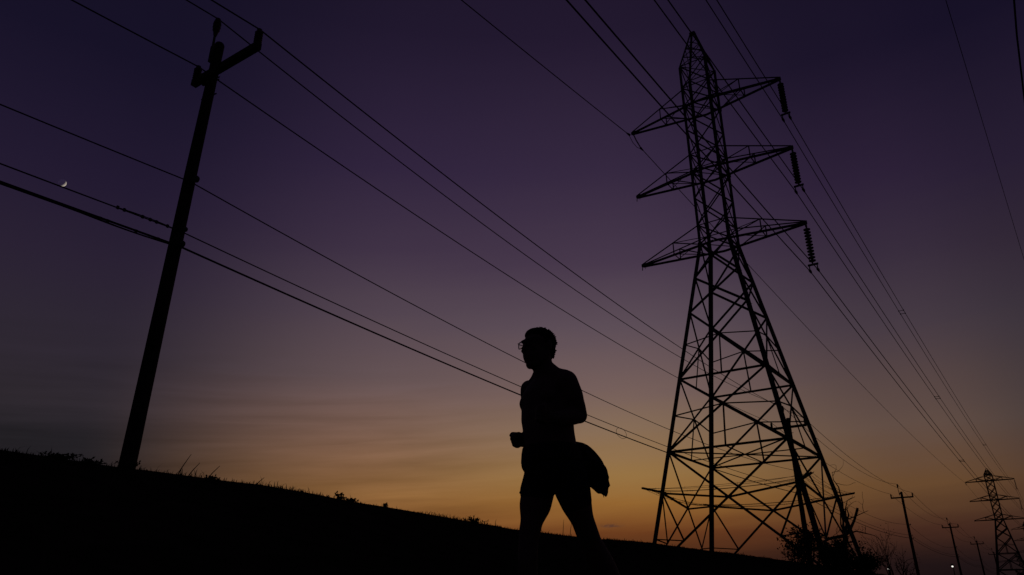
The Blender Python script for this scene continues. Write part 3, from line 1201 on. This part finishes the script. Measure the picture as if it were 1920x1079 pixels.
def fist(mb, wrist, fwd, up, side):
    """loosely closed hand: palm, four unequal curled fingers, thumb from the side of the palm base"""
    fwd, up = fwd.normalized(), up.normalized()
    side = fwd.cross(up).normalized() * side
    palm = wrist + fwd * .045
    for k in range(4):
        o_ = (k - 1.5) * .019
        limb(mb, [wrist + fwd * .01 + up * o_ * .6, palm + up * o_, palm + fwd * .035 + up * o_], [.017, .017, .0135], 3)
    for k, L in enumerate((.92, 1.0, 1.08, 1.0)):
        o_ = (k - 1.5) * .0205
        kn = palm + fwd * .040 + up * o_
        j1 = kn + fwd * .010 * L + side * .024 * L
        j2 = j1 + side * .010 * L - fwd * .024 * L
        j3 = j2 - fwd * .018 * L - side * .014
        limb(mb, [kn, j1, j2, j3], [.0105, .0098, .009, .0078], 3)
    b0 = wrist + fwd * .022 + up * .026
    limb(mb, [b0, b0 + fwd * .022 + up * .022 + side * .008, b0 + fwd * .045 + up * .020 + side * .022, b0 + fwd * .060 + up * .006 + side * .036], [.014, .0125, .011, .009], 3)


fist(body, RW, Vector((-.90, -.25, .20)), Vector((-.20, -.75, .60)), -1)
fist(body, LW, Vector((-.80, -.55, .15)), Vector((.1, -.1, 1)), -1)
# legs: right one planted and far, left one trailing behind
limb(body, [Q(.150, .93, .06), Q(.118, .80, .04), Q(.092, .69, .01), Q(.078, .60, 0), Q(.074, .50, -.02), Q(.076, .42, -.01), Q(.086, .30, .02), Q(.090, .18, .05), Q(.092, .08, .06)],
     [.088, .083, .056, .050, .049, .050, .052, .038, .034])
limb(body, [Q(.290, .94, -.05), Q(.318, .82, -.03), Q(.358, .70, 0), Q(.392, .60, .05)], [.088, .082, .058, .056])
limb(body, [Q(.392, .60, .05), Q(.440, .50, .10), Q(.50, .38, .17), Q(.565, .25, .25), Q(.600, .16, .30)], [.058, .066, .058, .040, .033])
body_o = remeshed(body, 'body', 'skin', 0.0055, 4, man)


def shoe(ankle, fwd, pitch, nm):
    fwd = Vector((fwd.x, fwd.y, 0)).normalized()
    sd = Vector((-fwd.y, fwd.x, 0))
    R = Matrix.Rotation(pitch, 3, sd)
    mb = MB()
    limb(mb, [ankle + Vector((0, 0, .01)), ankle + R @ (fwd * -.03 + Vector((0, 0, -.05)))], [.042, .042], 3)
    limb(mb, [ankle + R @ (fwd * -.05 + Vector((0, 0, -.055))), ankle + R @ (fwd * .05 + Vector((0, 0, -.055))), ankle + R @ (fwd * .15 + Vector((0, 0, -.065)))], [.036, .044, .034], 4)
    up_ = remeshed(mb, nm, 'shoe', .008, 3, man)
    so = MB()
    rg = []
    for f in (-.09, -.06, 0, .06, .12, .165, .185):
        wd = {-.09: .02, -.06: .036, 0: .036, .06: .044, .12: .046, .165: .034, .185: .014}[f]
        c = ankle + R @ (fwd * f + Vector((0, 0, -.092)))
        rg.append([c + R @ (sd * wd + Vector((0, 0, .012))), c + R @ (sd * -wd + Vector((0, 0, .012))), c + R @ (sd * -wd + Vector((0, 0, -.012))), c + R @ (sd * wd + Vector((0, 0, -.012)))])
    so.ring_loft(rg)
    so.build('sole', 'rubber', up_)


fz = ground_z((MAN + Matrix.Rotation(YAW, 3, 'Z') @ Q(.092, .08, .06)).x, (MAN + Matrix.Rotation(YAW, 3, 'Z') @ Q(.092, .08, .06)).y) - MAN.z
shoe(Vector((Q(.092, .08, .06).x, Q(.092, .08, .06).y, max(.08, fz + .104))), F, 0.0, 'shoe')
shoe(Q(.600, .16, .30), F, math.radians(38), 'shoe')

# shorts: waistband to mid thigh, hem standing off the leg
sh = MB()
torso_loft(sh, [(Q(.212, .852, 0), .10, .085), (Q(.214, .89, 0), .160, .126), (Q(.214, .95, 0), .177, .139), (Q(.208, 1.02, 0), .168, .139), (Q(.205, 1.035, 0), .166, .138)])
limb(sh, [Q(.152, .93, .06), Q(.128, .865, .045), Q(.124, .845, .04)], [.096, .090, .089])
limb(sh, [Q(.290, .94, -.05), Q(.306, .87, -.04), Q(.322, .81, -.03)], [.096, .093, .084])
remeshed(sh, 'shorts', 'cloth', .009, 3, man)
hm = MB()
hm.tube([Q(.048, .862, -.01), Q(.043, .85, -.01), Q(.052, .838, -.01)], [.008, .010, .006], 6)
hm.build('hem_fold', 'cloth', man)

# garment knotted round the waist, its bulk swinging out behind him
jk = MB()
torso_loft(jk, [(Q(.206, .985, 0), .172, .140), (Q(.204, 1.00, 0), .182, .148), (Q(.200, 1.05, 0), .172, .142), (Q(.196, 1.085, 0), .158, .134)])
limb(jk, [Q(.300, 1.065, .05), Q(.362, 1.040, .07), Q(.412, .985, .09), Q(.448, .920, .10), Q(.462, .872, .10)], [.052, .062, .062, .050, .032])
limb(jk, [Q(.345, 1.00, .02), Q(.385, .96, .05), Q(.420, .91, .08), Q(.445, .865, .09)], [.055, .050, .040, .024])
rr_ = random.Random(9)
for k_ in range(16):                          # folds running down the cloth, ending in an uneven hem
    u = k_ / 15
    top_ = Q(.372 + .085 * u, 1.050 - .020 * u - .10 * u * u, .02 + rr_.uniform(-.03, .09))
    end_ = Q(.448 + .044 * math.sin(math.pi * (.15 + .75 * u)) + rr_.uniform(-.004, .004), .842 + .128 * u + rr_.uniform(-.020, .016), .09 + rr_.uniform(-.05, .04))
    mid_ = (top_ + end_) / 2 + Vector((.012, 0, .008))
    limb(jk, [top_, mid_, end_], [.016, .017, rr_.uniform(.006, .012)], 4)
limb(jk, [Q(.09, 1.03, -.09), Q(.075, .99, -.11), Q(.085, .945, -.12)], [.028, .030, .018])
remeshed(jk, 'tied_jacket', 'jacket', .008, 2, man)

# hair: a cap over the skull made uneven with many short locks
hr = MB()
oriented(hr, HC + F * -.011 + Vector((0, 0, .020)), .078, .089, .085)
oriented(hr, HC + F * -.034 + Vector((0, 0, -.018)), .068, .056, .068)
oriented(hr, HC + F * .022 + Vector((0, 0, .058)), .066, .064, .042)
rr_ = random.Random(12)
for _ in range(900):
    d = Vector((rr_.gauss(0, 1), rr_.gauss(0, 1), rr_.gauss(.35, 1))).normalized()
    f_ = d.dot(F)
    if d.z < (-.75 if f_ < -.2 else .12 + .45 * max(0, f_)):
        continue
    p = HC + F * -.011 + Vector((0, 0, .020)) + LS * d.dot(LS) * .077 + F * f_ * .088 + Vector((0, 0, d.z * .084))
    if d.z < -.1:
        p = HC + F * -.034 + Vector((0, 0, -.016)) + LS * d.dot(LS) * .067 + F * f_ * .055 + Vector((0, 0, d.z * .068))
    t_ = (d * .6 + Vector((rr_.gauss(0, .5), rr_.gauss(0, .5), rr_.gauss(.0, .4)))).normalized()
    L = rr_.uniform(.004, .011)
    hr.tube([p - d * .006, p + t_ * L * .6 + d * .001, p + t_ * L], [.0045, .0035, .0015], 5)
hr.build('hair', 'hair', man, True)

# glasses: two rims, bridge, temples and lenses
gz = HC + F * .105 + Vector((0, 0, .000))
gl = MB()
for s in (-1, 1):
    c = gz + LS * s * .036 - F * .004
    loop = []
    for i in range(17):
        a_ = 2 * math.pi * i / 16
        cx, cy = math.cos(a_), math.sin(a_)
        k = 1 / (abs(cx) ** 4 + abs(cy) ** 4) ** .25
        loop.append(c + LS * cx * .028 * k + Vector((0, 0, cy * .019 * k - .004)) - F * abs(cx) * .004 * (1 if cx * s > 0 else 0))
    gl.tube(loop, .0026, 6)
    gl.tube([c + LS * s * .029 + Vector((0, 0, .012)), c + LS * s * .040 - F * .02 + Vector((0, 0, .012)), HC + LS * s * .079 + F * .0 + Vector((0, 0, .012)), HC + LS * s * .080 - F * .02 + Vector((0, 0, .0))], [.0026] * 4, 6)
gl.tube([gz - LS * .008, gz + F * .004 + Vector((0, 0, .003)), gz + LS * .008], .0024, 6)
glo = gl.build('glasses', 'frame', man)
for s in (-1, 1):
    c = gz + LS * s * .036 - F * .004
    lm = MB()
    lm.sphere(c + Vector((0, 0, -.004)), (.026, .0012, .017), 16, 8, Matrix((LS, F, Vector((0, 0, 1)))).transposed())
    lm.build('lens', 'lens', glo, True)
